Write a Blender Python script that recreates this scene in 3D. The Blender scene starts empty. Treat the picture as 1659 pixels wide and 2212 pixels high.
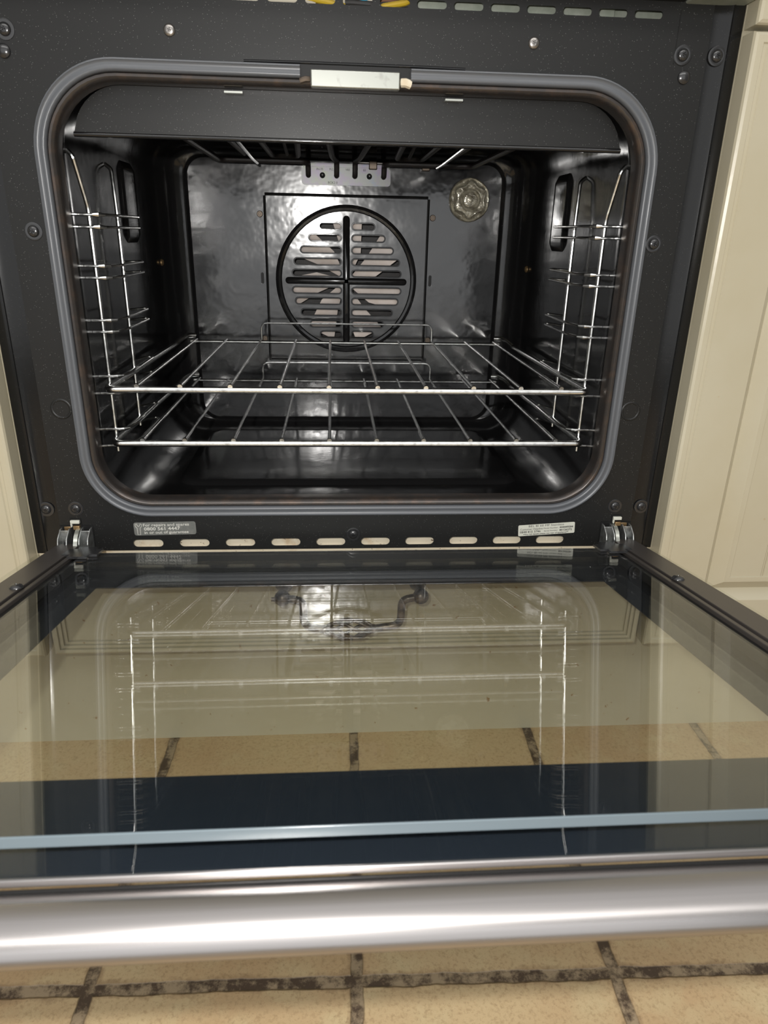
import bpy, bmesh, math, random
from math import sin, cos, pi, radians, sqrt
from mathutils import Vector, Matrix

random.seed(7)
S = 0.001                      # all numbers below are millimetres
SC = bpy.context.scene
COL = SC.collection
TILT = 0.1665                  # the door is not quite fully open

# ------------------------------------------------------------------ camera
cd = bpy.data.cameras.new('camera')
cam = bpy.data.objects.new('camera', cd)
COL.objects.link(cam)
CR = Vector((0.99749189, -0.06772552, 0.02057133))
CF = Vector((0.07052316, 0.92618344, -0.37041965))
CU = Vector((0.00603403, 0.37094135, 0.92863669))
CP = Vector((-17.979, -618.521, 276.747))
m = Matrix.Identity(4)
for i in range(3):
    m[i][0] = CR[i]; m[i][1] = CU[i]; m[i][2] = -CF[i]; m[i][3] = CP[i] * S
cam.matrix_world = m
cd.sensor_fit = 'VERTICAL'
cd.sensor_height = 8.8
cd.sensor_width = 6.6
cd.lens = 1508.14 / 2212 * 8.8
cd.clip_start = 0.01
cd.clip_end = 50
cd.dof.use_dof = True
cd.dof.focus_distance = 0.74
cd.dof.aperture_fstop = 4.2
SC.camera = cam

# ------------------------------------------------------------------ world, lights, exposure
w = bpy.data.worlds.new('world'); SC.world = w; w.use_nodes = True
bg = w.node_tree.nodes['Background']
bg.inputs[0].default_value = (0.93, 0.96, 1.0, 1)
bg.inputs[1].default_value = 1.0
_n = w.node_tree.nodes; _l = w.node_tree.links          # dim kitchen: pale ceiling above, darker room towards the horizon
_tc = _n.new('ShaderNodeTexCoord'); _sp = _n.new('ShaderNodeSeparateXYZ'); _cr = _n.new('ShaderNodeValToRGB')
_l.new(_tc.outputs['Generated'], _sp.inputs[0]); _l.new(_sp.outputs[2], _cr.inputs[0]); _l.new(_cr.outputs[0], bg.inputs[0])
_cr.color_ramp.elements[0].position = 0.0; _cr.color_ramp.elements[0].color = (.13, .13, .115, 1)
_cr.color_ramp.elements[1].position = 0.9; _cr.color_ramp.elements[1].color = (.85, .84, .83, 1)
_e = _cr.color_ramp.elements.new(0.35); _e.color = (.22, .22, .21, 1)

def lamp(name, kind, loc, energy, size, color=(1, 1, 1), rot=None):
    l = bpy.data.lights.new(name, kind); l.energy = energy; l.color = color
    if kind == 'POINT': l.shadow_soft_size = size * S
    else: l.shape = 'RECTANGLE'; l.size = size[0] * S; l.size_y = size[1] * S
    o = bpy.data.objects.new(name, l); COL.objects.link(o)
    o.location = [c * S for c in loc]
    if rot: o.rotation_euler = rot
    return o
lamp('phone_flash', 'POINT', (-56, -612, 316), 9.6, 5, (1.0, 0.975, 0.94))
lamp('ceiling_light', 'AREA', (0, -1750, 1950), 17, (2600, 500), (1.0, 0.98, 0.95), (radians(40), 0, 0))
lamp('added_fill_light', 'AREA', (-300, -2500, 650), 17, (3200, 1700), (0.97, 0.98, 1.0), (radians(90), 0, 0))  # added fill behind the camera, lifting the drawer and floor under the door
SC.view_settings.view_transform = 'Standard'
SC.view_settings.look = 'None'
SC.view_settings.exposure = 0.0
SC.view_settings.gamma = 1.0
SC.view_settings.use_curve_mapping = False

# ------------------------------------------------------------------ materials
def mat(name, color=(.5, .5, .5), rough=.5, metal=0.0, spec=.5, coat=0.0, bump=None, speck=None, blotch=None, rvar=None, streak=None):
    """bump=(scale,dist)  speck=(scale,thr,colour)  blotch=(scale,colour,lo,hi)  rvar=(scale,amount)  streak=(scale,amount)"""
    m = bpy.data.materials.new(name); m.use_nodes = True
    nt = m.node_tree; N = nt.nodes; L = nt.links
    b = N['Principled BSDF']
    b.inputs['Base Color'].default_value = (*color, 1)
    b.inputs['Roughness'].default_value = rough
    b.inputs['Metallic'].default_value = metal
    b.inputs['Specular IOR Level'].default_value = spec
    b.inputs['Coat Weight'].default_value = coat
    b.inputs['Coat Roughness'].default_value = 0.13
    tc = N.new('ShaderNodeTexCoord')
    out = None
    def noise(scale, detail=4, vec=None, rough_=.6):
        n = N.new('ShaderNodeTexNoise'); n.inputs['Scale'].default_value = scale
        n.inputs['Detail'].default_value = detail; n.inputs['Roughness'].default_value = rough_
        L.new(vec or tc.outputs['Object'], n.inputs['Vector']); return n.outputs[0]
    def ramp(src, lo, hi):
        r = N.new('ShaderNodeMapRange'); r.inputs['From Min'].default_value = lo; r.inputs['From Max'].default_value = hi
        L.new(src, r.inputs['Value']); return r.outputs[0]
    def mix(fac, c1, c2):
        x = N.new('ShaderNodeMix'); x.data_type = 'RGBA'; L.new(fac, x.inputs[0])
        for inp, c in ((x.inputs[6], c1), (x.inputs[7], c2)):
            if isinstance(c, tuple): inp.default_value = (*c, 1)
            else: L.new(c, inp)
        return x.outputs[2]
    cur = color
    if blotch:
        for bl in (blotch if isinstance(blotch, list) else [blotch]):
            f = ramp(noise(bl[0]), bl[2], bl[3]); cur = mix(f, cur, bl[1])
    if speck:
        v = N.new('ShaderNodeTexVoronoi'); v.inputs['Scale'].default_value = speck[0]
        L.new(tc.outputs['Object'], v.inputs['Vector'])
        r = ramp(v.outputs['Distance'], speck[1], speck[1] * .4)
        cur = mix(r, cur, speck[2])
    if streak:
        mp = N.new('ShaderNodeMapping'); mp.inputs['Scale'].default_value = (0.6, 60, 60)
        L.new(tc.outputs['Object'], mp.inputs['Vector'])
        s = noise(streak[0], 3, mp.outputs[0])
        f = ramp(s, .3, .7)
        cur = mix(f, cur, tuple(c * (1 - streak[1]) for c in color))
        rr = N.new('ShaderNodeMapRange'); L.new(s, rr.inputs['Value'])
        rr.inputs['To Min'].default_value = rough * .8; rr.inputs['To Max'].default_value = rough * 1.2
        L.new(rr.outputs[0], b.inputs['Roughness'])
    if not isinstance(cur, tuple): L.new(cur, b.inputs['Base Color'])
    if rvar:
        rr = N.new('ShaderNodeMapRange'); L.new(noise(rvar[0], 3), rr.inputs['Value'])
        rr.inputs['From Min'].default_value = .3; rr.inputs['From Max'].default_value = .7
        rr.inputs['To Min'].default_value = max(.02, rough - rvar[1]); rr.inputs['To Max'].default_value = rough + rvar[1]
        L.new(rr.outputs[0], b.inputs['Roughness'])
    if bump:
        bp = N.new('ShaderNodeBump'); bp.inputs['Distance'].default_value = bump[1] * S
        bp.inputs['Strength'].default_value = 1.0
        L.new(noise(bump[0], 3), bp.inputs['Height']); L.new(bp.outputs[0], b.inputs['Normal'])
    return m

M = {}
M['enamel'] = mat('speckled_black_enamel', (.0115, .0115, .011), .40, spec=.36, speck=(560, .11, (.34, .34, .33)), bump=(900, .02))
M['enamel_gloss'] = mat('gloss_black_enamel', (.010, .0098, .010), .13, spec=.6, bump=[40, .16], rvar=(30, .05))
M['enamel_back'] = mat('patchy_black_enamel', (.006, .0058, .0062), .165, spec=1.0, coat=.2, blotch=(14, (.020, .018, .018), .5, .75), bump=[24, .75], rvar=(22, .07))  # slightly paler blotches at random
M['edge'] = mat('glossy_edge_enamel', (.008, .008, .008), .17, spec=.4, speck=(560, .08, (.2, .2, .2)), bump=(160, .03))
M['black_gap'] = mat('black_plastic_and_gap_shade', (.008, .008, .008), .5, spec=.3)  # black plastic; also painted shade inside slits, slots and hinge cut-outs
M['black_rubber'] = mat('black_rubber', (.010, .010, .010), .45, spec=.3)
M['gasket'] = mat('blue_grey_silicone', (.10, .106, .116), .36, spec=.55, rvar=(25, .06))
M['rim'] = mat('heat_tinted_rim', (.072, .063, .058), .24, spec=.9, metal=.6, blotch=(60, (.14, .095, .07), .5, .8))
M['chrome'] = mat('chrome_wire', (.82, .82, .80), .20, metal=1.0, rvar=(120, .06), blotch=(150, (.52, .51, .49), .5, .7))
M['tin'] = mat('galvanised_steel', (.50, .52, .51), .32, metal=.85, blotch=(200, (.30, .30, .29), .4, .65), bump=(700, .08))
M['alu'] = mat('bright_aluminium', (.50, .51, .46), .24, metal=.75, blotch=(120, (.42, .42, .38), .55, .7))
M['steel'] = mat('brushed_stainless', (.47, .445, .435), .29, metal=1.0, streak=(9, .14))
M['screw'] = mat('black_screw', (.02, .02, .021), .22, spec=.8)
M['screw_zinc'] = mat('zinc_screw', (.34, .32, .30), .28, metal=.9)
M['brass'] = mat('tarnished_brass', (.36, .24, .12), .38, metal=.8)
M['brown_screw'] = mat('browned_screw', (.14, .11, .085), .4, metal=.6)
M['rail'] = mat('bronze_anodised', (.085, .075, .068), .38, metal=.45)
M['frit'] = mat('black_glass_print', (.011, .0145, .021), .25, spec=.3)
M['cream'] = mat('cream_gloss_paint', (.50, .455, .335), .30, spec=.5, blotch=[(9, (.475, .425, .30), .45, .75), (70, (.40, .27, .12), .72, .80)], bump=(60, .12))
M['cream_spotted'] = mat('spotted_cream_gloss_paint', (.50, .455, .335), .30, spec=.5, blotch=[(9, (.475, .425, .30), .45, .75), (95, (.30, .18, .08), .67, .72)], bump=(60, .12))
M['cream_dirty'] = mat('stained_cream_board', (.80, .72, .56), .5, blotch=[(60, (.6, .45, .28), .55, .75), (300, (.12, .07, .04), .66, .70)])
M['iron'] = mat('antique_iron', (.17, .13, .10), .34, metal=.45, blotch=(140, (.035, .03, .03), .45, .65), bump=(500, .1))
M['fan'] = mat('pale_fan_metal', (.92, .82, .75), .38, metal=.1, blotch=(30, (.75, .62, .53), .45, .8))
M['element'] = mat('sooty_element', (.018, .014, .013), .48, metal=.1, bump=(400, .25), blotch=(120, (.02, .018, .018), .4, .7))
M['iris'] = mat('heat_tinted_plate', (.15, .155, .15), .36, metal=.6, blotch=[(60, (.15, .13, .17), .45, .65), (45, (.15, .17, .12), .55, .75), (80, (.12, .145, .19), .58, .75)])
M['lamp_glass'] = mat('ribbed_lamp_glass', (.42, .39, .30), .10, spec=.9, metal=.25, blotch=(150, (.16, .14, .10), .4, .7), bump=(160, 1.0))
M['plate_grey'] = mat('grey_green_metal', (.30, .33, .27), .4, metal=.3, blotch=(100, (.38, .40, .34), .4, .7))
M['ink_grey'] = mat('grey_label', (.13, .135, .125), .35, blotch=(120, (.19, .19, .175), .4, .7))
M['ink_light'] = mat('pale_print', (.58, .57, .52), .5)
M['label_white'] = mat('white_label', (.60, .60, .52), .4)
M['ink_black'] = mat('black_print', (.03, .03, .03), .5)
M['glass_edge'] = mat('ground_glass_edge', (.11, .14, .158), .22, spec=.8)
M['cable_brown'] = mat('brown_cable', (.24, .11, .06), .4)
M['cable_cream'] = mat('cream_cable', (.66, .60, .48), .4)
M['cable_yellow'] = mat('yellow_green_cable', (.62, .42, .03), .4)
M['cable_blue'] = mat('blue_cable', (.04, .32, .50), .4)
M['cable_black'] = mat('dark_cable', (.03, .028, .026), .4)

def glass(name, tint, ior):
    m = bpy.data.materials.new(name); m.use_nodes = True
    nt = m.node_tree; N = nt.nodes; L = nt.links
    for n in list(N): N.remove(n)
    o = N.new('ShaderNodeOutputMaterial'); mx = N.new('ShaderNodeMixShader')
    t = N.new('ShaderNodeBsdfTransparent'); t.inputs[0].default_value = (*tint, 1)
    g = N.new('ShaderNodeBsdfGlossy'); g.inputs['Roughness'].default_value = 0.0
    geo = N.new('ShaderNodeNewGeometry')
    mr = N.new('ShaderNodeMapRange')            # same index of refraction from both sides of the thin pane
    mr.inputs['To Min'].default_value = ior; mr.inputs['To Max'].default_value = 1 / ior
    L.new(geo.outputs['Backfacing'], mr.inputs['Value'])
    fr = N.new('ShaderNodeFresnel'); L.new(mr.outputs[0], fr.inputs['IOR'])
    L.new(fr.outputs[0], mx.inputs[0]); L.new(t.outputs[0], mx.inputs[1]); L.new(g.outputs[0], mx.inputs[2])
    L.new(mx.outputs[0], o.inputs[0])
    return m
M['pane'] = glass('clear_pane_glass', (.99, .995, .985), 1.57)
M['pane_outer'] = glass('green_tinted_glass', (.985, .995, .98), 1.33)

def tile_material():
    m = bpy.data.materials.new('beige_floor_tiles'); m.use_nodes = True
    nt = m.node_tree; N = nt.nodes; L = nt.links; b = N['Principled BSDF']
    tc = N.new('ShaderNodeTexCoord')
    sep = N.new('ShaderNodeSeparateXYZ')
    def noise(sc, d=5, r=.6):
        n = N.new('ShaderNodeTexNoise'); n.inputs['Scale'].default_value = sc; n.inputs['Detail'].default_value = d
        n.inputs['Roughness'].default_value = r; L.new(tc.outputs['Object'], n.inputs['Vector']); return n
    def mth(op, a, bb=None, c=None):
        x = N.new('ShaderNodeMath'); x.operation = op
        for i, v in enumerate((a, bb, c)):
            if v is None: continue
            if isinstance(v, (int, float)): x.inputs[i].default_value = v
            else: L.new(v, x.inputs[i])
        return x.outputs[0]
    def mr(v, a, b_, c=0, d=1):
        x = N.new('ShaderNodeMapRange'); L.new(v, x.inputs[0])
        for i, q in zip((1, 2, 3, 4), (a, b_, c, d)): x.inputs[i].default_value = q
        return x.outputs[0]
    def mix(f, a, c):
        x = N.new('ShaderNodeMix'); x.data_type = 'RGBA'; L.new(f, x.inputs[0])
        for inp, v in ((x.inputs[6], a), (x.inputs[7], c)):
            if isinstance(v, tuple): inp.default_value = (*v, 1)
            else: L.new(v, inp)
        return x.outputs[2]
    L.new(tc.outputs['Object'], sep.inputs[0])
    wob = noise(38, 3)
    wv = mth('MULTIPLY', mth('SUBTRACT', wob.outputs[0], .5), .0045)
    P_ = .1975
    def dist(coord, off):
        a = mth('ADD', mth('ADD', coord, -off), wv)
        f = mth('PINGPONG', a, P_ / 2)           # 0 on the joint
        return f
    dx = dist(sep.outputs[0], -.0038); dy = dist(sep.outputs[1], 0.0)
    d = mth('MINIMUM', dx, dy)
    g = mr(d, .0039, .0052)                       # 0 in the grout, 1 on a tile
    n1 = noise(7, 6); n2 = noise(320, 5, .75); n3 = noise(28, 5)
    tile = mix(mr(n1.outputs[0], .35, .7), (.55, .415, .24), (.46, .305, .165))
    tile = mix(mr(n3.outputs[0], .45, .75), tile, (.56, .45, .265))
    tile = mix(mr(n2.outputs[0], .50, .66, 0, .55), tile, (.30, .20, .10))
    tile = mix(mr(noise(140, 5, .8).outputs[0], .60, .74, 0, .6), tile, (.26, .165, .085))
    tile = mix(mr(mth('ADD', d, mth('MULTIPLY', noise(40, 5, .7).outputs[0], -.016)), .0, -.004, 0, .55), tile, (.22, .14, .075))
    n5 = noise(900, 3, .7)
    tile = mix(mr(n5.outputs[0], .64, .72, 0, .6), tile, (.14, .09, .05))
    n4 = noise(60, 6, .7)
    grout = mix(mr(n4.outputs[0], .44, .58), (.075, .05, .033), (.33, .25, .16))
    col = mix(g, grout, tile)
    L.new(col, b.inputs['Base Color'])
    b.inputs['Roughness'].default_value = .48
    b.inputs['Specular IOR Level'].default_value = .35
    bp = N.new('ShaderNodeBump'); bp.inputs['Distance'].default_value = .0012
    h = mth('ADD', mth('MULTIPLY', g, 1.0), mth('MULTIPLY', n2.outputs[0], .25))
    L.new(h, bp.inputs['Height']); L.new(bp.outputs[0], b.inputs['Normal'])
    return m
M['tiles'] = tile_material()

# ------------------------------------------------------------------ mesh helpers (mm in, metres out)
def empty(name, loc=(0, 0, 0)):
    o = bpy.data.objects.new(name, None); COL.objects.link(o)
    o.location = [c * S for c in loc]; o.empty_display_size = .03
    return o
def tag(o, label=None, cat=None, group=None, kind=None):
    if label: o['label'] = label
    if cat: o['category'] = cat
    if group: o['group'] = group
    if kind: o['kind'] = kind
    return o
def obj(name, bm, material, parent=None, smooth=True, label=None, bevel=0, weld=True, auto=35):
    for v in bm.verts: v.co *= S
    if weld: bmesh.ops.remove_doubles(bm, verts=bm.verts, dist=1e-6)
    bmesh.ops.recalc_face_normals(bm, faces=bm.faces)
    me = bpy.data.meshes.new(name); bm.to_mesh(me); bm.free()
    me.materials.append(material)
    o = bpy.data.objects.new(name, me); COL.objects.link(o)
    if parent: o.parent = parent
    if smooth:
        for p in me.polygons: p.use_smooth = True
        if auto:
            me.set_sharp_from_angle(angle=radians(auto))
    if bevel:
        md = o.modifiers.new('bevel', 'BEVEL'); md.width = bevel * S; md.segments = 2; md.limit_method = 'ANGLE'
    if label: o['label'] = label
    return o
def box(bm, x0, x1, y0, y1, z0, z1):
    vs = [bm.verts.new(p) for p in ((x0, y0, z0), (x1, y0, z0), (x1, y1, z0), (x0, y1, z0), (x0, y0, z1), (x1, y0, z1), (x1, y1, z1), (x0, y1, z1))]
    for f in ((0, 1, 2, 3), (4, 5, 6, 7), (0, 1, 5, 4), (1, 2, 6, 5), (2, 3, 7, 6), (3, 0, 4, 7)):
        bm.faces.new([vs[i] for i in f])
def tube(bm, pts, r, n=10, closed=False, caps=True):
    pts = [Vector(p) for p in pts]
    rs = r if isinstance(r, (list, tuple)) else [r] * len(pts)
    rings = []; up = None
    K = len(pts)
    for i, p in enumerate(pts):
        a = pts[(i - 1) % K] if (closed or i > 0) else pts[i]
        c = pts[(i + 1) % K] if (closed or i < K - 1) else pts[i]
        t = (c - a).normalized()
        if up is None:
            up = Vector((0, 0, 1)) if abs(t.z) < .9 else Vector((0, 1, 0))
        u = (up - t * up.dot(t)).normalized(); up = u
        v = t.cross(u)
        rings.append([bm.verts.new(p + (u * cos(2 * pi * k / n) + v * sin(2 * pi * k / n)) * rs[i]) for k in range(n)])
    for i in range(K - (0 if closed else 1)):
        A = rings[i]; B = rings[(i + 1) % K]
        for k in range(n): bm.faces.new((A[k], A[(k + 1) % n], B[(k + 1) % n], B[k]))
    if not closed and caps:
        bm.faces.new(rings[0]); bm.faces.new(rings[-1])
def smooth_path(pts, r=8, n=5):
    """round the corners of a polyline with radius about r"""
    pts = [Vector(p) for p in pts]; out = [pts[0]]
    for i in range(1, len(pts) - 1):
        a, b, c = pts[i - 1], pts[i], pts[i + 1]
        d1 = (a - b); d2 = (c - b)
        k = min(r, d1.length * .49, d2.length * .49)
        p1 = b + d1.normalized() * k; p2 = b + d2.normalized() * k
        for j in range(n + 1):
            t = j / n
            out.append(p1 * (1 - t) ** 2 + b * 2 * t * (1 - t) + p2 * t * t)
    out.append(pts[-1]); return out
def rr(hw, z0, z1, rt, rb, n=10, cx=0):
    """rounded rectangle in XZ from the middle of the top, clockwise seen from the front"""
    P = [(cx, z1)]
    def arc(x, z, r, a0, a1):
        for i in range(n + 1):
            a = a0 + (a1 - a0) * i / n; P.append((x + r * cos(a), z + r * sin(a)))
    arc(cx + hw - rt, z1 - rt, rt, pi / 2, 0)
    arc(cx + hw - rb, z0 + rb, rb, 0, -pi / 2)
    P.append((cx, z0))
    arc(cx - hw + rb, z0 + rb, rb, -pi / 2, -pi)
    arc(cx - hw + rt, z1 - rt, rt, pi, pi / 2)
    return P
def loft(bm, sections, closed=True, cap0=False, cap1=False):
    R = [[bm.verts.new(p) for p in s] for s in sections]
    for A, B in zip(R, R[1:]):
        n = len(A)
        for k in range(n if closed else n - 1):
            bm.faces.new((A[k], A[(k + 1) % n], B[(k + 1) % n], B[k]))
    if cap0: bm.faces.new(R[0])
    if cap1: bm.faces.new(R[-1])
def sec(P, y): return [(p[0], y, p[1]) for p in P]
def lathe(bm, prof, c=(0, 0, 0), axis='y', n=24):
    """prof: list of (radius, along)"""
    R = []
    for r, h in prof:
        ring = []
        for k in range(n):
            a = 2 * pi * k / n
            if axis == 'y': p = (c[0] + r * cos(a), c[1] + h, c[2] + r * sin(a))
            elif axis == 'z': p = (c[0] + r * cos(a), c[1] + r * sin(a), c[2] + h)
            else: p = (c[0] + h, c[1] + r * cos(a), c[2] + r * sin(a))
            ring.append(bm.verts.new(p))
        R.append(ring)
    for A, B in zip(R, R[1:]):
        for k in range(n): bm.faces.new((A[k], A[(k + 1) % n], B[(k + 1) % n], B[k]))
    bm.faces.new(R[0]); bm.faces.new(R[-1])
def curve_mesh(c):
    o = bpy.data.objects.new('tmp', c); COL.objects.link(o)
    dg = bpy.context.evaluated_depsgraph_get()
    me = bpy.data.meshes.new_from_object(o.evaluated_get(dg))
    bpy.data.objects.remove(o)
    return me
def plate(bm, loops, y0, y1):
    """flat plate in XZ between depths y0 and y1; loops[0] is the outline, the rest are holes"""
    c = bpy.data.curves.new('tmp', 'CURVE'); c.dimensions = '2D'; c.fill_mode = 'BOTH'; c.extrude = abs(y1 - y0) / 2
    for lp in loops:
        s = c.splines.new('POLY'); s.points.add(len(lp) - 1)
        for i, p in enumerate(lp): s.points[i].co = (p[0], p[1], 0, 1)
        s.use_cyclic_u = True
    me = curve_mesh(c)
    mid = (y0 + y1) / 2
    vs = [bm.verts.new((v.co.x, v.co.z + mid, v.co.y)) for v in me.vertices]
    for p in me.polygons:
        try: bm.faces.new([vs[i] for i in p.vertices])
        except ValueError: pass
    bpy.data.meshes.remove(me)
def capsule(cx, cz, L, h, n=8, rot=0):
    """slot outline, overall length L along x, height h"""
    P = []; r = h / 2
    for i in range(n + 1):
        a = -pi / 2 + pi * i / n; P.append((L / 2 - r + r * cos(a), r * sin(a)))
    for i in range(n + 1):
        a = pi / 2 + pi * i / n; P.append((-L / 2 + r + r * cos(a), r * sin(a)))
    return [(cx + x * cos(rot) - z * sin(rot), cz + x * sin(rot) + z * cos(rot)) for x, z in P]
def circle(cx, cz, r, n=40): return [(cx + r * cos(2 * pi * k / n), cz + r * sin(2 * pi * k / n)) for k in range(n)]
def text(bm, s, size, x, z, y, rot=0, align='LEFT', bold=0.0, width=None, mirror=False):
    c = bpy.data.curves.new('tmp', 'FONT'); c.body = s; c.size = size; c.align_x = align; c.extrude = .04; c.offset = bold
    c.resolution_u = 2
    me = curve_mesh(c)
    xs = [v.co.x for v in me.vertices]
    k = (width / (max(xs) - min(xs))) if width else 1.0
    vs = []
    for v in me.vertices:
        a, b_ = v.co.x * k, v.co.y
        vs.append(bm.verts.new((x + a * cos(rot) - b_ * sin(rot), y - v.co.z, z + a * sin(rot) + b_ * cos(rot))))
    for p in me.polygons:
        try: bm.faces.new([vs[i] for i in p.vertices])
        except ValueError: pass
    bpy.data.meshes.remove(me)
def screw_head(bm, x, z, r=4.2, y=0, washer=False, h=2.2):
    """domed cross-head screw on a wall facing -y"""
    prof = [(r, 0.0), (r, -.4), (r * .92, -h * .55), (r * .7, -h * .85), (r * .36, -h)]
    lathe(bm, prof + [(r * .30, -h), (r * .18, -h * .55)], (x, y, z), 'y', 20)
    if washer: lathe(bm, [(r * 1.55, 0), (r * 1.5, -.45), (r * 1.2, -.7), (r * 1.0, -.5)], (x, y, z), 'y', 24)
    for a in (0.5, 0.5 + pi / 2):               # the recess of the cross, as two dark channels with raised lips
        dx, dz = cos(a) * r * .5, sin(a) * r * .5; nx, nz = -sin(a) * .35, cos(a) * .35
        box_pts = [(x - dx - nx, y - h * .98, z - dz - nz), (x + dx - nx, y - h * .98, z + dz - nz), (x + dx + nx, y - h * .98, z + dz + nz), (x - dx + nx, y - h * .98, z - dz + nz)]
        vs = [bm.verts.new(p) for p in box_pts]; vt = [bm.verts.new((p[0], p[1] - .35, p[2])) for p in box_pts]
        bm.faces.new(vt)
        for k in range(4): bm.faces.new((vs[k], vs[(k + 1) % 4], vt[(k + 1) % 4], vt[k]))
NB = bmesh.new

# ================================================================== SETTING
FZ = -246
bm = NB(); box(bm, -1400, 1400, -1700, 700, FZ - 15, FZ)
for v in bm.verts: v.co.y += 262
fl = obj('floor', bm, M['tiles'], smooth=False); fl.location.y = -.262; fl.rotation_euler.z = -.0205; tag(fl, kind='structure')

bm = NB(); box(bm, -1400, 1400, 640, 660, FZ, 2100)
tag(obj('wall_back', bm, M['cream'], smooth=False), kind='structure')

# ================================================================== OVEN
oven = empty('built_in_oven', (0, 0, 0))
tag(oven, 'black enamel built-in electric oven with its glass door hanging open', 'oven')

# ---- front panel -------------------------------------------------------
def ring_sec(o, n=12):   # outline round the mouth, o = half width
    d = 244.5 - o
    return rr(o, 29 + d, 393 - d, 66 - d, 58 - d, n)
holes = [ring_sec(236)]
for i in range(10): holes.append(capsule(-.3 + 43.2 * (i - 4.5), -1.2, 28, 8))
for i in range(-8, 7): holes.append(capsule(56.5 + 27.67 * i, 435.6, 22.5, 5.2))
bm = NB()
plate(bm, [[(-274, -8.4), (274, -8.4), (274, 448), (-274, 448)]] + holes, 0, 1.2)
obj('front_panel', bm, M['enamel'], oven, auto=30)
for s in (-1, 1):                                # the folded edge strips with their forward ridge
    bm = NB()
    prof = [(273.5, 0), (277, -.05), (280, -.3), (283, -.8), (286, -1.6), (287.4, -2.2), (288.0, -3.1), (288.5, -3.1), (288.9, -2.0), (290.2, -1.9), (296.6, -1.9), (297.4, -1.5), (297.6, .5), (297.6, 30)]
    loft(bm, [[(s * x, y, z) for x, y in prof] for z in (-9.5, 120, 300, 448)], closed=False)
    obj('edge_strip', bm, M['edge'], oven, auto=28)
# rim rolled into the mouth
bm = NB()
loft(bm, [sec(ring_sec(o), y) for o, y in ((237, 0), (236.4, -1.8), (235, -3.2), (233.2, -3.4), (231.6, -2.4), (230.6, -.6), (230.2, 3), (230.2, 8), (230.2, 13))])
obj('mouth_rim', bm, M['rim'], oven)
# gasket : two-lobed silicone profile, open at the latch
bm = NB()
gp = [(236.2, -1), (236.0, -4.6), (236.9, -6.2), (238.4, -6.6), (239.6, -5.9), (241.2, -5.6), (242.6, -6.0), (243.4, -6.9), (244.4, -6.6), (245.0, -4.6), (244.9, -2.0), (244.2, 0)]
secs = []
for o, y in gp:
    P = ring_sec(o, 16)
    P = [(42, P[0][1])] + P[1:] + [(-42, P[0][1])]
    secs.append(sec(P, y))
loft(bm, secs, closed=False)
for s_, idx in ((1, 0), (-1, -1)):              # end caps
    vs = [bm.verts.new(sq[idx]) for sq in secs]; bm.faces.new(vs)
obj('door_seal', bm, M['gasket'], oven, label='blue grey silicone door seal cut at the latch', auto=50)
for s in (-1, 1):                                # curled seal ends with a brown tip
    bm = NB(); tube(bm, [(s * 42, -3, 383), (s * 38, -4, 384), (s * 35, -3, 384)], 3.2 if s > 0 else 2.2, 8)
    obj('seal_tip', bm, M['cream_dirty'] if s > 0 else M['brown_screw'], oven)
# latch cover
bm = NB(); box(bm, -34, 33.4, -9, -2, 378.2, 390)
obj('latch_cover', bm, M['alu'], oven, bevel=.9, label='bright aluminium latch cover')
bm = NB(); tube(bm, [(-84, -.6, 395), (-44, -1.0, 395.3), (0, -1.2, 395.3), (44, -1.0, 395.3), (84, -.5, 395)], 1.0, 10); obj('mouth_ridge', bm, M['enamel_gloss'], oven)
bm = NB(); box(bm, -42, 42, -2, .5, 384, 394)
obj('latch_recess', bm, M['black_gap'], oven)

# ---- cavity -------------------------------------------------------------
bm = NB()
def cs(hw, z0, z1, rt, rb, y): return sec(rr(hw, z0, z1, rt, rb, 12), y)
loft(bm, [cs(230.2, 43.3, 378.7, 51.7, 43.7, 13), cs(231, 36, 380, 50, 45, 17), cs(232, 25, 380, 46, 48, 22), cs(232, 22, 380, 40, 48, 28),
          cs(232, 22, 380, 36, 48, 120), cs(232, 22, 380, 36, 48, 230), cs(231.5, 22, 380, 36, 46, 300), cs(229, 22.5, 379, 36, 44, 316), cs(222, 25, 375, 34, 38, 332),
          cs(212, 28.5, 369, 30, 32, 341), cs(205, 31, 364, 27, 27, 344.5), cs(202.5, 32, 362.5, 25, 26, 345), cs(200, 33, 361, 23, 24, 346.2), cs(198.5, 34, 360, 22, 23, 349), cs(197, 35, 359, 21, 22, 350)])
obj('oven_cavity', bm, M['enamel_gloss'], oven, auto=38)
bm = NB(); plate(bm, [rr(199, 33, 361, 22, 23, 12), circle(-.5, 218.5, 84, 60)], 350, 351.2)
obj('cavity_back_panel', bm, M['enamel_back'], oven, auto=30)
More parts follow.
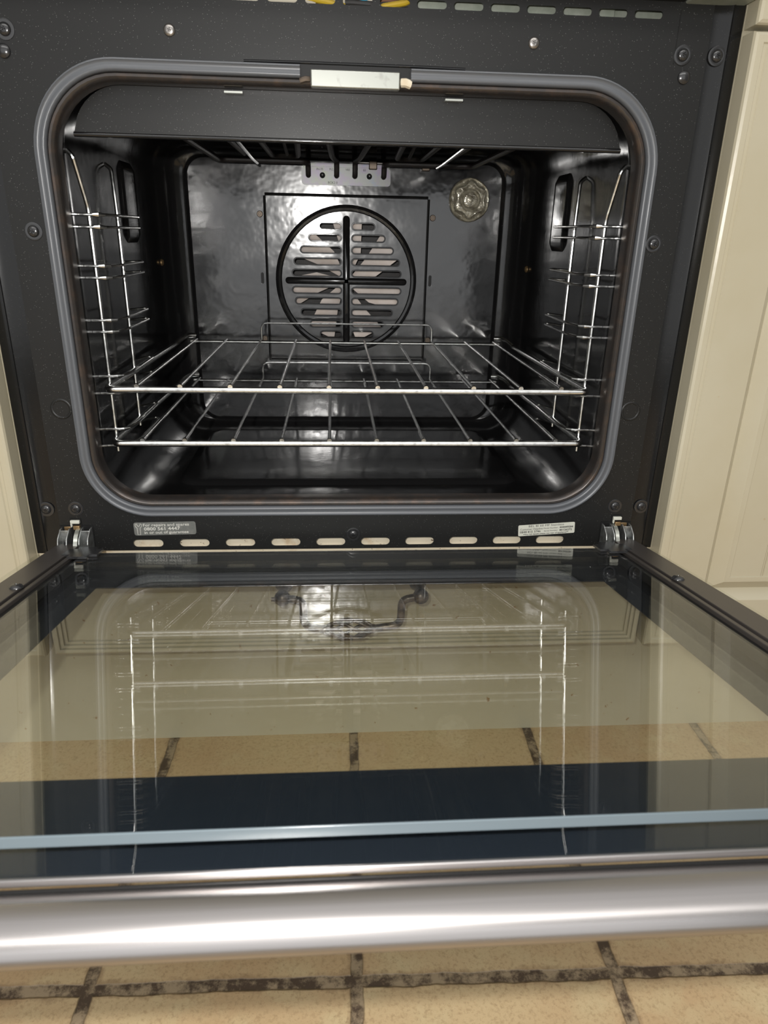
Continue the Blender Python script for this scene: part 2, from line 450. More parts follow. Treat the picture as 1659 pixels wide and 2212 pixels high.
# raised pressings
def boss(bm, hw, d0, d1, r, h, step, place):
    P0 = rr(hw, d0, d1, r, r, 8); P1 = rr(hw - step, d0 + step, d1 - step, max(1, r - step), max(1, r - step), 8)
    Pm = rr(hw - step * .5, d0 + step * .5, d1 - step * .5, max(1, r - step * .5), max(1, r - step * .5), 8)
    Pi = rr(hw - step * 2, d0 + step * 2, d1 - step * 2, max(1, r - step * 2), max(1, r - step * 2), 8)
    loft(bm, [[place(a, b, 0) for a, b in P0], [place(a, b, h * .5) for a, b in Pm], [place(a, b, h * .93) for a, b in P1], [place(a, b, h) for a, b in Pi]], cap1=True)
bm = NB(); boss(bm, 188, 98, 322, 26, 4, 6, lambda a, b, h: (a, b, 21.9 + h))
obj('floor_pressing', bm, M['enamel_gloss'], oven, auto=80)
for s in (-1, 1):
    bm = NB(); boss(bm, 29, 262, 340, 11, 3.2, 5.5, lambda a, b, h: (s * (232.05 - h), 200 + a, b))
    obj('side_pressing', bm, M['enamel_gloss'], oven, auto=80)
    bm = NB(); lathe(bm, [(4, 0), (4, -1.5), (2.5, -3), (1, -3.2)], (s * 229, 0, 0), 'x', 16)
    for v in bm.verts:
        v.co.x = s * (229.6 - (abs(v.co.x - s * 229) if True else 0)); v.co.y += 312; v.co.z += 238
    obj('side_screw', bm, M['brass'], oven, label='brass coloured side wall screw')
# fascia hanging in the top of the mouth
bm = NB()
P = [(-221, 347)]
for i in range(11):
    a = pi - pi / 2 * i / 10; P.append((-221 + 46 + 46 * cos(a), 331.5 + 46 + 0 * a + 46 * (sin(a) - 1) + 46 - 0))
P = [(-221, 344.2)] + [(-221 + 40 + 40 * cos(pi - pi / 2 * i / 10), 339 + 40 * sin(pi - pi / 2 * i / 10)) for i in range(3, 11)]
P = P + [(-x, z) for x, z in reversed(P)]
plate(bm, [P], 17.5, 19)
obj('grill_fascia', bm, M['enamel'], oven, auto=30)
bm = NB(); tube(bm, [(-221, 18.6, 344.6), (0, 18.6, 344.6), (221, 18.6, 344.6)], 2.0, 12)
obj('fascia_lip', bm, M['enamel_gloss'], oven)
bm = NB(); box(bm, -221, 221, 19, 21, 376, 380); obj('fascia_flange', bm, M['enamel_gloss'], oven)
for x in (-94, 78):                              # bright tabs glimpsed above the fascia
    bm = NB(); box(bm, x - 7, x + 7, 8, 15, 375, 376.4); obj('fascia_clip', bm, M['alu'], oven)

# ---- fan and cover -------------------------------------------------------
Yc = 346.5; FC = (-.6, 218.8)
rows = [(284.2, 35.5), (270.2, 49), (255.6, 60), (241.3, 68.5), (227.2, 71), (205.8, 71.3), (192.2, 67.8), (177.9, 60.6), (162.8, 49), (149.5, 35.5)]
loops = [[(-103, 116), (103.5, 116), (103, 319), (-103, 319)]]
slots = []
for z, e in rows:
    slots.append(capsule((-7.2 - e) / 2, z, e - 7.2, 8.2)); slots.append(capsule((6.2 + e) / 2, z, e - 6.2, 8.2))
bm = NB(); plate(bm, loops + slots, Yc, Yc + 1.2)
fc = obj('fan_cover', bm, M['enamel_back'], oven, auto=30)
bm = NB()
for sl in slots:                                 # pressed lips round every slot
    tube(bm, [(x, Yc - .1, z) for x, z in sl], .9, 6, closed=True)
obj('slot_lips', bm, M['enamel_gloss'], fc)
bm = NB()
for sx in (-1, 1): tube(bm, [(sx * 103.4 + .2, Yc + 1, 114), (sx * 103.4 + .2, Yc + 1, 318)], 1.9, 8)
tube(bm, [(-103, Yc + 1, 319.5), (103, Yc + 1, 319.5)], 2.0, 8); tube(bm, [(-103, Yc + 1, 116), (103, Yc + 1, 116)], 1.3, 8)
obj('cover_fold', bm, M['enamel_gloss'], fc)
bm = NB()
ring = []
for rr_, yy in ((84.0, 0), (85.2, -1.8), (88, -2.7), (90.8, -1.8), (92, 0)):
    ring.append([(FC[0] + rr_ * cos(2 * pi * k / 72), Yc + yy, FC[1] - 1 + rr_ * sin(2 * pi * k / 72)) for k in range(72)])
loft(bm, ring)
obj('ring_bead', bm, M['enamel_gloss'], fc)
for (L_, rot, hh) in ((159, pi / 2, 9.0), (159, 0, 8.6)):
    bm = NB()
    o0 = capsule(FC[0] - .2, 217.5, L_, hh, 8, rot); o1 = capsule(FC[0] - .2, 217.5, L_ - 1.6, hh - 1.8, 8, rot); o2 = capsule(FC[0] - .2, 217.5, L_ - 4, hh - 4, 8, rot)
    loft(bm, [sec(o0, Yc + .1), sec(o1, Yc - 1.6), sec(o2, Yc - 2.6)], cap1=True)
    obj('cross_rib', bm, M['enamel_gloss'], fc, auto=70)
for sx in (-1, 1):                               # side flanges, screws, slots
    bm = NB(); plate(bm, [[(sx * 104, 135), (sx * 116, 135), (sx * 116, 305), (sx * 104, 305)], capsule(sx * 110, 219.5, 15, 4.4, 8, pi / 2)], 348.8, 349.8)
    obj('cover_flange', bm, M['enamel_back'], fc, auto=30)
    bm = NB(); plate(bm, [capsule(sx * 110, 219.5, 14, 3.6, 8, pi / 2)], 349.3, 349.7); obj('flange_slot', bm, M['black_gap'], fc)  # black insert standing in for the shade within the slot
    for z in (142.5, 296.5):
        bm = NB(); lathe(bm, [(3.9, 0), (3.9, -1), (3.2, -1.9), (2.2, -1.9), (1.9, -1.2), (1.0, -1.2), (.8, -1.9), (.3, -1.9)], (sx * 110, 348.8, z), 'y', 18)
        obj('cover_screw', bm, M['brown_screw'], fc)
bm = NB(); lathe(bm, [(12, 0), (12, -14), (9, -16), (4, -17)], (-1, 372, 217), 'y', 20)
for k in range(7):
    a0 = 2 * pi * k / 7 + .35
    pts = []
    for r0, w0 in ((10, .36), (40, .33), (78, .25)):
        for sg in (-1, 1):
            a = a0 + sg * w0 + r0 * .004
            pts.append((-1 + r0 * cos(a), 356 + sg * (3.5 + r0 * .02), 217 + r0 * sin(a)))
    vs = [bm.verts.new(p) for p in pts]
    bm.faces.new((vs[0], vs[1], vs[3], vs[2])); bm.faces.new((vs[2], vs[3], vs[5], vs[4]))
obj('fan_wheel', bm, M['fan'], oven, auto=30, label='pale metal fan wheel behind the slots')
bm = NB(); loft(bm, [sec(circle(-.5, 218.5, 84.5, 48), 350), sec(circle(-.5, 218.5, 84.5, 48), 384)], cap1=True)
obj('fan_housing', bm, M['element'], oven, auto=30)

# ---- lamp ----------------------------------------------------------------
bm = NB()
lc = (156, 349.5, 318.6)
def lobes(r, amp, y, n=72): return [(lc[0] + (r + amp * cos(6 * a)) * cos(a + .5), lc[1] + y, lc[2] + (r + amp * cos(6 * a)) * sin(a + .5)) for a in [2 * pi * k / n for k in range(n)]]
loft(bm, [lobes(26, 0, 0), lobes(26, .2, -3), lobes(24.6, .6, -5), lobes(22.5, 1.2, -4.2), lobes(21.3, 1.8, -5.2), lobes(20.2, 1.9, -9), lobes(18.6, 1.7, -10.8), lobes(16.5, .9, -10.6), lobes(14.5, .3, -11.6), lobes(12.8, 0, -10.8), lobes(11, 0, -11.9), lobes(9, 0, -11.0), lobes(7.2, 0, -12.0), lobes(5, 0, -11.3), lobes(2.6, 0, -12.2)], cap1=True)
obj('lamp_cover', bm, M['lamp_glass'], oven, auto=50, label='ribbed six-lobed glass lamp cover')

# ---- grill element group ---------------------------------------------------
bm = NB(); plate(bm, [rr(55.5, 331.5, 352, 4, 4, 5, -1)] + [circle(x, 342.5, 3.3, 14) for x in (-48, -13, 9.7, 45.6)], 346.6, 347.8)
tp = obj('terminal_plate', bm, M['iris'], oven, auto=30, label='heat tinted grey plate where the grill element enters')
bm = NB(); box(bm, -55, 53, 345, 349.5, 352, 356); obj('plate_fold', bm, M['iris'], tp)
for x in (-30.6, 27.7):
    bm = NB(); lathe(bm, [(3.4, 0), (3.4, -1.4), (2.2, -2.2), (1.2, -1.6)], (x, 346.6, 342.4), 'y', 16); obj('plate_screw', bm, M['screw'], tp)
bm = NB()
for x, s, t in ((-38, 'IN-35', 1.0), (-22, 'Pt2.', 1.0), (-2, 'V83', 1.0), (20, '83', 1.0)): text(bm, s, 3.6, x, 348.2, 346.4)
text(bm, 'BCK2 0', 3.8, -24, 333.2, 346.4)
obj('plate_stamping', bm, M['ink_black'], tp, smooth=False)
for s in (-1, 1):                                # outer and inner loops
    for x0, xo, yb, yf, z in ((48, 153, 322, 52, 355), (13.5, 118, 300, 90, 359)):
        x0 = {(-1, 48): 48, (1, 48): 45.6, (-1, 13.5): 13, (1, 13.5): 9.7}[(s, x0)]
        bm = NB()
        pts = [(s * x0, 352, 342), (s * x0, 343, 342.5), (s * x0, 341, 346), (s * x0, 338, z), (s * x0 * 1.02, yb, z), (s * xo, yb, z), (s * xo, yf, z), (s * (xo - 26), yf, z)] if xo > 130 else \
              [(s * x0, 352, 342), (s * x0, 343, 342.5), (s * x0, 341, 346), (s * x0, 338, z), (s * (x0 + 5), yb, z), (s * (x0 + 10), yf, z), (s * 50, yf, z), (s * 58, yb, z), (s * 88, yb, z), (s * 88, yf, z), (s * xo, yf, z), (s * xo, yb - 20, z)]
        tube(bm, smooth_path(pts, 13, 5), 3.3, 10)
        obj('grill_element', bm, M['element'], oven)
for s in (-1, 1):
    bm = NB(); tube(bm, smooth_path([(s * 101, 24, 351), (s * 105, 240, 349.5), (s * 104, 282, 349)], 20), 1.6, 8)
    obj('element_guard_wire', bm, M['chrome'], oven)
for s in (-1, 1):
    bm = NB(); tube(bm, [(s * 70, 24, 364), (s * 68, 200, 362), (s * 68, 250, 356)], 2.0, 8); obj('element_bracket', bm, M['element'], oven)
bm = NB(); tube(bm, [(14, 343, 357.5), (100, 343, 356.6), (112, 343, 356.4)], 1.5, 10)
th = obj('thermostat_rod', bm, M['screw_zinc'], oven)
for x in (32, 98):
    bm = NB(); box(bm, x - 5, x + 5, 340, 349, 350, 359.5); obj('rod_clip', bm, M['brown_screw'], th, bevel=1)

# ---- screws, studs, dimples of the front panel -------------------------------
for x, z, r, mm in ((-137.2, 412.6, 4.4, 'screw_zinc'), (135.8, 414.1, 4.4, 'screw_zinc')):
    bm = NB(); screw_head(bm, x, z, r, 0, False, 2.0); obj('panel_screw', bm, M[mm], oven, auto=40, label='shiny zinc cross-head screw')
for x, z in ((-255, 409), (254, 410.3), (280.8, 410.3), (-281, 410), (-256.5, 272.6), (253.8, 273.2), (-282.8, 34.6), (-256.7, 34.5), (255, 34.2), (281.1, 34.1), (-.2, 6.5)):
    yy = -1.2 if abs(x) > 278 else 0
    bm = NB(); screw_head(bm, x, z, 4.6, yy, True, 2.6); obj('panel_screw', bm, M['screw'], oven, auto=40)
for x in (-258, 257.5):
    bm = NB(); lathe(bm, [(5, 0), (4.7, -1.2), (3.4, -2.2), (1.2, -2.7)], (x, 0, 395.4), 'y', 20); obj('stud', bm, M['screw'], oven)
for s in (-1, 1):                                # round dimples
    bm = NB()
    R = [[(s * 256.2 + r * cos(2 * pi * k / 32), y, 128.3 + r * sin(2 * pi * k / 32)) for k in range(32)] for r, y in ((9.2, -.02), (8.6, -.5), (7.6, -.6), (6.8, -.1))]
    loft(bm, R); obj('dimple', bm, M['enamel'], oven, auto=80)
bm = NB(); box(bm, 247.3, 248.0, -.25, 0, 404, 440); tube(bm, [(254 + 7 * cos(a), -.1, 410.3 + 7 * sin(a)) for a in [pi + pi * k / 12 for k in range(13)]], .45, 6)
obj('keyhole_slit', bm, M['black_gap'], oven)  # slit laid on as raised black strips, shade given by colour

# ---- labels ---------------------------------------------------------------------
bm = NB(); rt = .018
def rrect(x, z, W, H, r, rot, n=5):
    P = []
    for cx, cz, a0 in ((W - r, H - r, 0), (r, H - r, pi / 2), (r, r, pi), (W - r, r, 3 * pi / 2)):
        for i in range(n + 1):
            a = a0 + pi / 2 * i / n; P.append((cx + r * cos(a), cz + r * sin(a)))
    return [(x + a * cos(rot) - b * sin(rot), z + a * sin(rot) + b * cos(rot)) for a, b in P]
plate(bm, [rrect(-206.3, 7.0, 57.5, 13.2, 2.2, rt)], -.35, 0)
lab = obj('repair_label', bm, M['ink_grey'], oven, smooth=False, label='grey repairs label with pale print')
bm = NB()
text(bm, 'For repairs and spares', 3.9, -198.0, 16.3, -.4, rt, bold=.05, width=42.5)
text(bm, '0800 561 4447', 4.5, -197.2, 12.2, -.4, rt, bold=.10, width=33.5)
text(bm, 'in or out of guarantee', 3.9, -197.2, 8.7, -.4, rt, bold=.05, width=41)
# spanner drawn in outline
wr = [(-3.4, 11.6), (-3.3, 9.4), (-1.6, 7.6), (-1.4, .6), (1.6, .6), (1.7, 7.6), (3.4, 9.4), (3.5, 11.6), (2.0, 12.2), (1.4, 10.2), (.1, 9.4), (-1.2, 10.2), (-1.8, 12.2)]
pts = [(-202.0 + a * .85, -.45, 7.4 + b * .95) for a, b in wr]
tube(bm, pts, .27, 6, closed=True)
obj('lettering', bm, M['ink_light'], lab, smooth=False)
bm = NB(); rt2 = radians(3.6)
plate(bm, [rrect(161.9, 2.8, 56.2, 11.6, 1.3, rt2)], -.35, 0)
lab = obj('rating_label', bm, M['label_white'], oven, smooth=False, label='white rating label stuck on at a slight tilt')
def lt(bm, s, size, a, b, width, bold=0.0):
    text(bm, s, size, 161.9 + a * cos(rt2) - b * sin(rt2), 2.8 + a * sin(rt2) + b * cos(rt2), -.4, rt2, bold=bold, width=width)
bm = NB()
lt(bm, 'BEL BI 60 MF Stainless', 2.9, 10, 9.0, 35)
lt(bm, 'Customer Helpline', 2.8, 1.6, 6.0, 22.5)
lt(bm, 'Model Number:', 1.9, 25, 6.2, 14.5); lt(bm, '444449584', 2.7, 41, 6.0, 13.5, .06)
lt(bm, '0844 815 3746', 3.0, 1.6, 3.1, 20.5, .03)
lt(bm, 'Serial Number:', 1.9, 25.5, 3.4, 14); lt(bm, '80126272', 2.7, 41, 3.1, 12.4, .06)
lt(bm, '**For full details please see rear of appliance**', 1.9, 5, .8, 45, .03)
obj('lettering', bm, M['ink_black'], lab, smooth=False)

# ---- hinges -----------------------------------------------------------------------
for s in (-1, 1):
    cx = s * 258.5
    bm = NB(); box(bm, cx - 15, cx + 15, -.6, .2, -8, 18); box(bm, cx - 5, cx + 5, -.7, .2, 16, 25)
    bm_h = bm
    hp = obj('hinge', bm, M['black_gap'], oven, smooth=False)  # black sheet laid on as the shaded cut-out behind the hinge
    bm = NB()
    for dx in (-14, 5):                          # folded housing: two channel shaped cheeks
        x0, x1 = (cx + s * dx, cx + s * (dx + 9)); x0, x1 = min(x0, x1), max(x0, x1)
        for xx in (x0, x1 - 1.2):
            pr = [(0, 16), (-5, 16), (-14, 10), (-16.5, 5), (-15.5, -7), (-12, -9.5), (0, -9.5)]
            vs = [bm.verts.new((xx, y, z)) for y, z in pr]; vt = [bm.verts.new((xx + 1.2, y, z)) for y, z in pr]
            bm.faces.new(vs); bm.faces.new(vt)
            for k in range(len(pr)): bm.faces.new((vs[k], vs[(k + 1) % 7], vt[(k + 1) % 7], vt[k]))
    box(bm, min(cx + s * 5, cx + s * 14), max(cx + s * 5, cx + s * 14), -6, -5, -8, 15); box(bm, min(cx - s * 5, cx - s * 14), max(cx - s * 5, cx - s * 14), -7, -6, -8, 15)
    obj('hinge_cheek', bm, M['tin'], hp, bevel=.35, auto=30)
    bm = NB()                                    # curved arm strip
    arc_ = [(-2, 16.5), (-8, 15.5), (-13.5, 12), (-17.5, 6), (-19.5, -1), (-22, -8)]
    xs = (cx - s * 1.0, cx - s * 4.6)
    loft(bm, [[(xs[0], y, z), (xs[1], y, z), (xs[1], y + 1.5, z - .8), (xs[0], y + 1.5, z - .8)] for y, z in arc_], cap0=True, cap1=True)
    obj('hinge_arm', bm, M['alu'], hp, auto=40)
    bm = NB(); lathe(bm, [(2.4, 0), (2.4, -1.4), (1.4, -2)], (cx + s * 7.5, -13.8, -2.5), 'y', 14); lathe(bm, [(1.8, 0), (1.8, -1.2)], (cx + s * 7, -12, 5), 'y', 12)
    obj('hinge_rivet', bm, M['screw'], hp)
    bm = NB(); box(bm, cx - 4.2, cx + 4.2, -3.6, -.6, 20.6, 23.8); box(bm, cx - 4.2, cx - 2.8, -3.6, -.6, 17, 21)
    obj('hinge_hook', bm, M['label_white'], hp, bevel=.6)
    bm = NB(); box(bm, cx - 2, cx + 4, -4, -.6, 14.5, 18.5)
    obj('hinge_tab', bm, M['brass'], hp, bevel=.6)
    bm = NB()                                    # dust and rust round the slot
    box(bm, cx + s * 8 - 3, cx + s * 8 + 3, -1.4, -.5, 9, 17); obj('hinge_plate', bm, M['brass'], hp, bevel=.5)

# ---- behind the vents: metal and cables ----------------------------------------------
bm = NB(); box(bm, 42, 200, 12, 13, 425, 470); obj('motor_shield', bm, M['plate_grey'], oven, smooth=False)
bm = NB(); box(bm, 200, 260, 16, 17, 425, 470); obj('inner_side_plate', bm, M['plate_grey'], oven, smooth=False)
bm = NB(); box(bm, -300, 300, 46, 48, 400, 520); obj('inner_back_plate', bm, M['black_gap'], oven, smooth=False)
bm = NB(); box(bm, -290, 290, 2, 46, 424, 425.5); obj('air_duct_floor', bm, M['plate_grey'], oven, smooth=False)
cab = [(-110, 8, 433, -30, 10, 437, 'cable_cream', 3), (-80, 10, 438, -20, 12, 431, 'cable_brown', 2.4), (-60, 7, 440, 0, 9, 432.5, 'cable_yellow', 2.2), (-62, 9, 444, 4, 11, 437, 'cable_yellow', 2.2),
       (-8, 8, 436, 18, 9, 434, 'cable_black', 2.6), (-34, 14, 438, 40, 14, 440, 'cable_brown', 3), (-20, 9, 431, -6, 12, 442, 'cable_cream', 3), (2, 9, 443, 16, 11, 433, 'cable_cream', 2.6), (-4, 7, 431, 5, 9, 442, 'cable_blue', 1.3), (14, 8, 431, 44, 8, 441, 'cable_yellow', 2.2), (10, 13, 434, 46, 11, 437, 'cable_black', 3.2), (20, 14, 440, 30, 16, 430, 'cable_brown', 3)]
for x0, y0, z0, x1, y1, z1, k, r in cab:
    bm = NB(); mx, mz = (x0 + x1) / 2, (z0 + z1) / 2
    tube(bm, [(x0, y0, z0), (mx - 8, (y0 + y1) / 2, mz + (z0 - z1) * .2 + 1), (mx + 8, (y0 + y1) / 2, mz - (z0 - z1) * .1 + 1), (x1, y1, z1)], r, 10)
    obj('cable', bm, M[k], oven)
# control panel underside
bm = NB(); box(bm, -297, 250, -24, 2, 444.5, 520); obj('control_panel', bm, M['black_gap'], oven, bevel=1.5)
bm = NB(); box(bm, 250, 297, -24, 2, 443.5, 520); obj('control_panel_end', bm, M['plate_grey'], oven, bevel=1.5)
# carcass of the oven body behind the panel
bm = NB()
for a in ((-283, -281, 3, 480, 0, 440), (281, 283, 3, 480, 0, 440), (-283, 283, 480, 482, 0, 520)): box(bm, *a)
obj('outer_casing', bm, M['plate_grey'], oven, smooth=False)

# ---- the door (tilted about the hinge line; local y points back to the oven, z is the door's normal) -----
door = empty('door', (0, 0, 0)); door.parent = oven; door.rotation_euler = (-TILT, 0, 0)
def dbox(bm, x0, x1, s0, s1, n0, n1): box(bm, x0, x1, -s1, -s0, n0, n1)
for s in (-1, 1):
    bm = NB(); a, b_ = sorted((s * 253.2, s * 274)); dbox(bm, a, b_, 9, 428, -9.6, 1.6)
    rl = obj('side_rail', bm, M['rail'], door, bevel=.5)
    bm = NB(); a, b_ = sorted((s * 247.6, s * 251.4)); dbox(bm, a, b_, 30, 428, -9.6, .6)
    obj('glazing_strip', bm, M['rail'], door, bevel=.5)
    bm = NB(); a, b_ = sorted((s * 241.9, s * 253.4)); dbox(bm, a, b_, 30, 428, -9.6, -2.4)
    obj('rubber_channel', bm, M['black_rubber'], door, smooth=False)
    bm = NB(); lathe(bm, [(5.2, 1.5), (5.0, 2.2), (3.9, 3.6), (2.0, 4.4), (1.1, 4.4), (.9, 3.8)], (s * 256.4, -138, 0), 'z', 24)
    obj('rail_screw', bm, M['screw'], door)
    bm = NB(); a, b_ = sorted((s * 226, s * 256)); dbox(bm, a, b_, 24, 57, .3, 2.4)
    bmesh.ops.bevel(bm, geom=[e for e in bm.edges if abs(e.verts[0].co.z - e.verts[1].co.z) > 1], offset=7, segments=4, affect='EDGES')
    obj('corner_clip', bm, M['screw'], door)
bm = NB(); dbox(bm, -241.2, 241.2, 35, 424, -1.6, 0)
obj('inner_pane', bm, M['pane'], door, smooth=False, label='clear inner glass pane')
bm = NB(); dbox(bm, -241.2, 241.2, 424.05, 425.0, -4.3, .4)
obj('pane_edge', bm, M['glass_edge'], door, bevel=.3, label='pale ground front edge of the inner pane')
bm = NB(); dbox(bm, -297, 297, 4, 432, -14, -10)
obj('outer_pane', bm, M['pane_outer'], door, smooth=False, label='green tinted outer glass pane')
bm = NB()                                        # black printed border with its clear window
for a in ((-274, 274, 6, 92.5), (-274, 274, 367, 432)): dbox(bm, a[0], a[1], a[2], a[3], -14.6, -14.05)
for s in (-1, 1):
    a, b_ = sorted((s * 213.8, s * 274)); dbox(bm, a, b_, 92.5, 367, -14.6, -14.05)
obj('black_border', bm, M['frit'], door, smooth=False)
bm = NB(); dbox(bm, -240, 240, 26, 34, -9.6, -3.2); obj('hinge_side_rail', bm, M['black_rubber'], door, smooth=False)
# stainless edging with the light lip and the rounded nose
bm = NB(); dbox(bm, -297, 297, 432.2, 434.0, -13.5, -10.4); obj('glass_edge_lip', bm, M['steel'], door, bevel=.5)
bm = NB(); dbox(bm, -296, 296, 434.1, 435.5, -15.5, -13.9); obj('trim_gap_shade', bm, M['black_rubber'], door, smooth=False)  # dark strip put in as the shaded gap between lip and trim
bm = NB()
pr = [(435, -15.2), (436.0, -14.3), (441, -14.9), (445, -15.8), (448.4, -17.0), (450.8, -18.6), (452.7, -20.6), (454.1, -23.0), (454.9, -25.6), (454.6, -27.6), (453, -29.0), (450, -30.2), (434, -31.5)]
loft(bm, [[(x, -a, b) for a, b in pr] for x in (-297, -150, 0, 150, 297)], closed=True, cap0=True, cap1=True)
obj('door_trim', bm, M['steel'], door, auto=60, label='brushed stainless rounded door edge and handle')

# ================================================================== shelf supports
def support(s, label):
    t = empty('shelf_support', (s * 223.5, 40, 83)); T = Vector((s * 223.5, 40, 83))
    tag(t, label, 'shelf support', 'wire shelf supports on the oven walls')
    X = lambda v: s * v
    def wire(name, pts, r, rad=6):
        bm = NB(); tube(bm, [Vector(p) - T for p in smooth_path(pts, rad)], r, 10); obj(name, bm, M['chrome'], t)
    wire('front_upright', [(X(223.5), 38, 79), (X(223.5), 38, 292), (X(227), 26, 330), (X(231.6), 28, 334)], 1.9)
    wire('rear_upright', [(X(223.5), 122, 82), (X(223.5), 122, 292), (X(225.5), 126, 328), (X(231.6), 128, 332)], 1.9)
    for z in (286.5, 276.8, 245.5, 235.8, 200, 190, 150.5, 137.0 - 2.2, 101, 87.0 - 2.2):
        wire('runner', [(X(231.8), 35, z), (X(221), 35.3, z), (X(212.5), 37, z), (X(207.5), 62, z), (X(207.5), 138, z), (X(212), 146, z), (X(224), 126, z)], 1.25, 5)
        bm = NB()                                # the pinched weld where the runner leaves the upright
        tube(bm, [Vector(p) - T for p in ((X(220), 35.5, z), (X(215.5), 36.3, z), (X(211), 40, z))], [1.3, 2.0, 1.2], 8); obj('weld', bm, M['chrome'], t)
    return t
support(-1, 'chrome wire shelf support on the left wall of the oven')
support(1, 'chrome wire shelf support on the right wall of the oven')

# ================================================================== shelves
def shelf(Z, label):
    T = Vector((0, 172, Z)); t = empty('wire_shelf', T); tag(t, label, 'oven shelf', 'chrome wire oven shelves')
    def wire(name, pts, r, rad=7, n=10):
        bm = NB(); tube(bm, [Vector(p) - T for p in (smooth_path(pts, rad) if rad else pts)], r, n); obj(name, bm, M['chrome'], t)
    wire('frame', [(-196, 320, Z + 8.5), (-206, 316, Z + 9), (-212, 306, Z + 6), (-218, 294, Z), (-223.5, 30, Z), (-219.5, 23, Z), (219.5, 23, Z), (223.5, 30, Z), (218, 294, Z), (212, 306, Z + 6), (206, 316, Z + 9), (196, 320, Z + 8.5)], 3.2, 6, 12)
    wire('back_bar', [(-203, 320, Z + 1), (203, 320, Z + 1)], 1.9, 0)
    wire('back_guard', [(-111.5, 320, Z), (-111.5, 320, Z + 25), (111.5, 320, Z + 25), (111.5, 320, Z)], 1.35, 9)
    for x in (-195.5, -157, -112.15, -67.3, -22.4, 22.4, 67.3, 112.15, 157, 195.5):
        bm = NB(); tube(bm, [Vector(p) - T for p in ((x, 21.2, Z + 3.2), (x, 23, Z + 3.6), (x, 26, Z + 3.4), (x, 322, Z + 3.0), (x, 325, Z + 2.6))], [2.2, 2.4, 1.7, 1.6, 1.5], 10)
        obj('cross_wire', bm, M['chrome'], t)
    return t
shelf(141, 'upper chrome wire shelf, the higher of the two inside the oven')
shelf(90.5, 'lower chrome wire shelf just above the oven floor')

# ================================================================== cabinets
def nested_front(bm, x0, x1, z0, z1, yf, steps):
    """moulded front: steps = list of (inset, depth behind yf)"""
    secs = []
    for d, dep in steps:
        secs.append([(x0 + d, yf + dep, z0 + d), (x1 - d, yf + dep, z0 + d), (x1 - d, yf + dep, z1 - d), (x0 + d, yf + dep, z1 - d)])
    loft(bm, secs, cap0=True, cap1=True)
STEPS = [(0, 19), (0, 3.2), (1.0, 1.2), (3, 0), (7.5, 0), (8.3, 1.2), (10.6, 1.2), (11.6, 0), (14, .2), (51.5, .2), (60.4, 10.4), (61.0, 10.4), (72, 1.2), (73, 1.0), (77, 1.0), (77.6, 3.4)]
def cabinet(s, word):
    c = empty('kitchen_cabinet', (s * 500, 200, -113))
    T = Vector((s * 500, 200, -113))
    tag(c, word, 'cabinet')
    a, b_ = sorted((s * 299, s * 760))
    bm = NB(); nested_front(bm, a, b_, -113, 424, -20, STEPS)
    for v in bm.verts: v.co -= T
    d = obj('cabinet_door', bm, M['cream'], c, auto=25)
    e = 299 + 77
    while e < 680:                               # boards of the door panel
        wd = 34.5 if e < 380 else 62
        bm = NB(); p, q = sorted((s * (e + .5), s * (e + wd - 1.2))); box(bm, p, q, -17.6, -14, -113 + 76.5, 424 - 77)
        for v in bm.verts: v.co -= T
        obj('board', bm, M['cream'], d, bevel=.7); e += wd
    bm = NB(); nested_front(bm, a, b_, 428, 560, -20, STEPS[:9])
    for v in bm.verts: v.co -= T
    obj('drawer_front', bm, M['cream'], c, auto=25)
    bm = NB()
    p, q = sorted((s * 298.2, s * 316)); box(bm, p, q, 2, 560, -113, 560)
    p, q = sorted((s * 742, s * 760)); box(bm, p, q, 2, 560, -113, 560); p, q = sorted((s * 316, s * 742)); box(bm, p, q, 4, 560, -113, -95); box(bm, p, q, 540, 560, -95, 560)
    for v in bm.verts: v.co -= T
    obj('carcass', bm, M['cream'], c, smooth=False)
    return c
cabinet(-1, 'cream painted kitchen cabinet to the left of the oven, only its edge in view')
cabinet(1, 'cream panelled kitchen cabinet to the right of the oven')
# drawer unit under the oven
T = Vector((0, 200, -113)); du = empty('drawer_unit', T); tag(du, 'cream drawer unit under the oven, seen through the glass door', 'drawer')
bm = NB(); nested_front(bm, -290.5, 290.5, -111, -22, -20, [(0, 19), (0, 3), (1, 1.2), (3, 0), (6, 0), (6.4, 2.2), (7.6, 2.2), (8, .3), (10.5, .3), (10.9, 2.4), (12.0, 2.4), (12.4, .8), (14.6, .8), (15, 2.6), (16.4, 2.6), (17, .6)])
for v in bm.verts: v.co -= T
df = obj('drawer_front', bm, M['cream_spotted'], du, auto=25)
bm = NB(); box(bm, -298, 298, 3, 560, -20, -9.6); box(bm, -288, 288, 9, 14, -9.8, 12)  # shelf, plus an upright board added to catch the flash behind the slots
for v in bm.verts: v.co -= T
obj('oven_shelf_and_added_board', bm, M['cream_dirty'], du, smooth=False)
bm = NB()
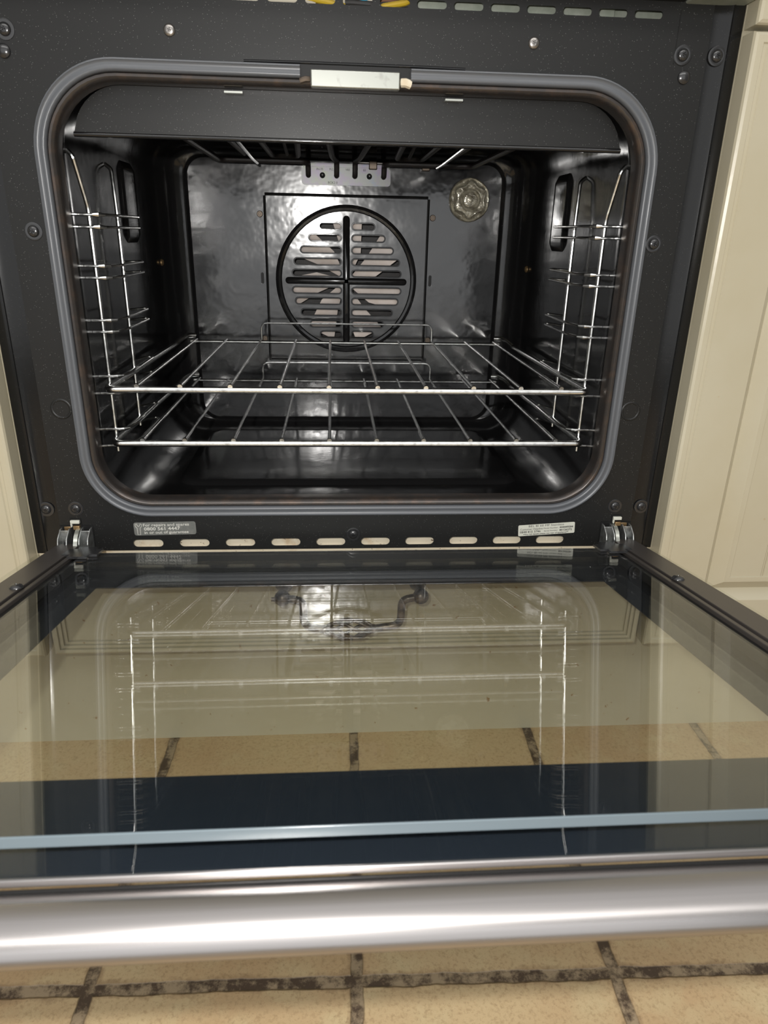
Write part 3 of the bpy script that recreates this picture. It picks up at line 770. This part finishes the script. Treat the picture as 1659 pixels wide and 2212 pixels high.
for a in ((-298, -282, 3, 560, -113, -20), (282, 298, 3, 560, -113, -20), (-282, 282, 3, 560, -113, -100)): box(bm, *a)
for v in bm.verts: v.co -= T
obj('carcass', bm, M['cream'], du, smooth=False)
# bird-cage handle
hz, hy = -33, -52
bm = NB()
path = smooth_path([(-68, hy, hz - 2), (-56, hy, hz - 2), (-47.5, hy, hz - 5), (-47, hy, hz - 31), (-27, hy, hz - 34.5)], 9)
tube(bm, [Vector(p) - T for p in path], 3.7, 12)
path = smooth_path([(66, hy, hz - 2), (54, hy, hz - 2), (43.5, hy, hz - 5), (43, hy, hz - 31), (17, hy, hz - 34.5)], 9)
tube(bm, [Vector(p) - T for p in path], 3.7, 12)
tube(bm, [Vector(p) - T for p in ((-76, hy, hz - 2), (-70, hy, hz - 2))], 2.0, 10)
hd = obj('drawer_handle', bm, M['iron'], df, label='dark antique iron bird-cage drop handle')
hd.parent = du
bm = NB()
for x in (-66, 61):
    lathe(bm, [(2, 32), (6.5, 31.5), (8.5, 28), (8.2, 24), (5, 20), (4, 12), (4.2, 8)], Vector((x, hy, hz)) - T, 'y', 20)
    lathe(bm, [(1.5, -7), (5, -5.6), (7, -2.6), (7.4, 1), (6.2, 5), (3.6, 7.4), (2.5, 9)], Vector((x, hy, hz - 1)) - T, 'y', 20)
obj('handle_ball', bm, M['iron'], hd)
bm = NB()
for k in range(6):
    pts = []
    for i in range(25):
        t_ = i / 24; a = 2 * pi * k / 6 + t_ * 2.6; r = 1.6 + 7.6 * sin(pi * t_) ** .7
        pts.append(Vector((-27 + 44 * t_, hy + r * cos(a), hz - 34.5 + r * sin(a))) - T)
    tube(bm, pts, 1.7, 8)
for x in (-27, 17): lathe(bm, [(3, -3), (4.4, -2), (4.4, 2), (3, 3)], Vector((x, hy, hz - 34.5)) - T, 'x', 14)
obj('handle_cage', bm, M['iron'], hd)
# plinth
bm = NB(); box(bm, -1000, 1000, 20, 36, FZ, -112)
tag(obj('plinth', bm, M['cream_spotted'], smooth=False), 'long cream plinth board along the floor beneath the cabinets', 'plinth')
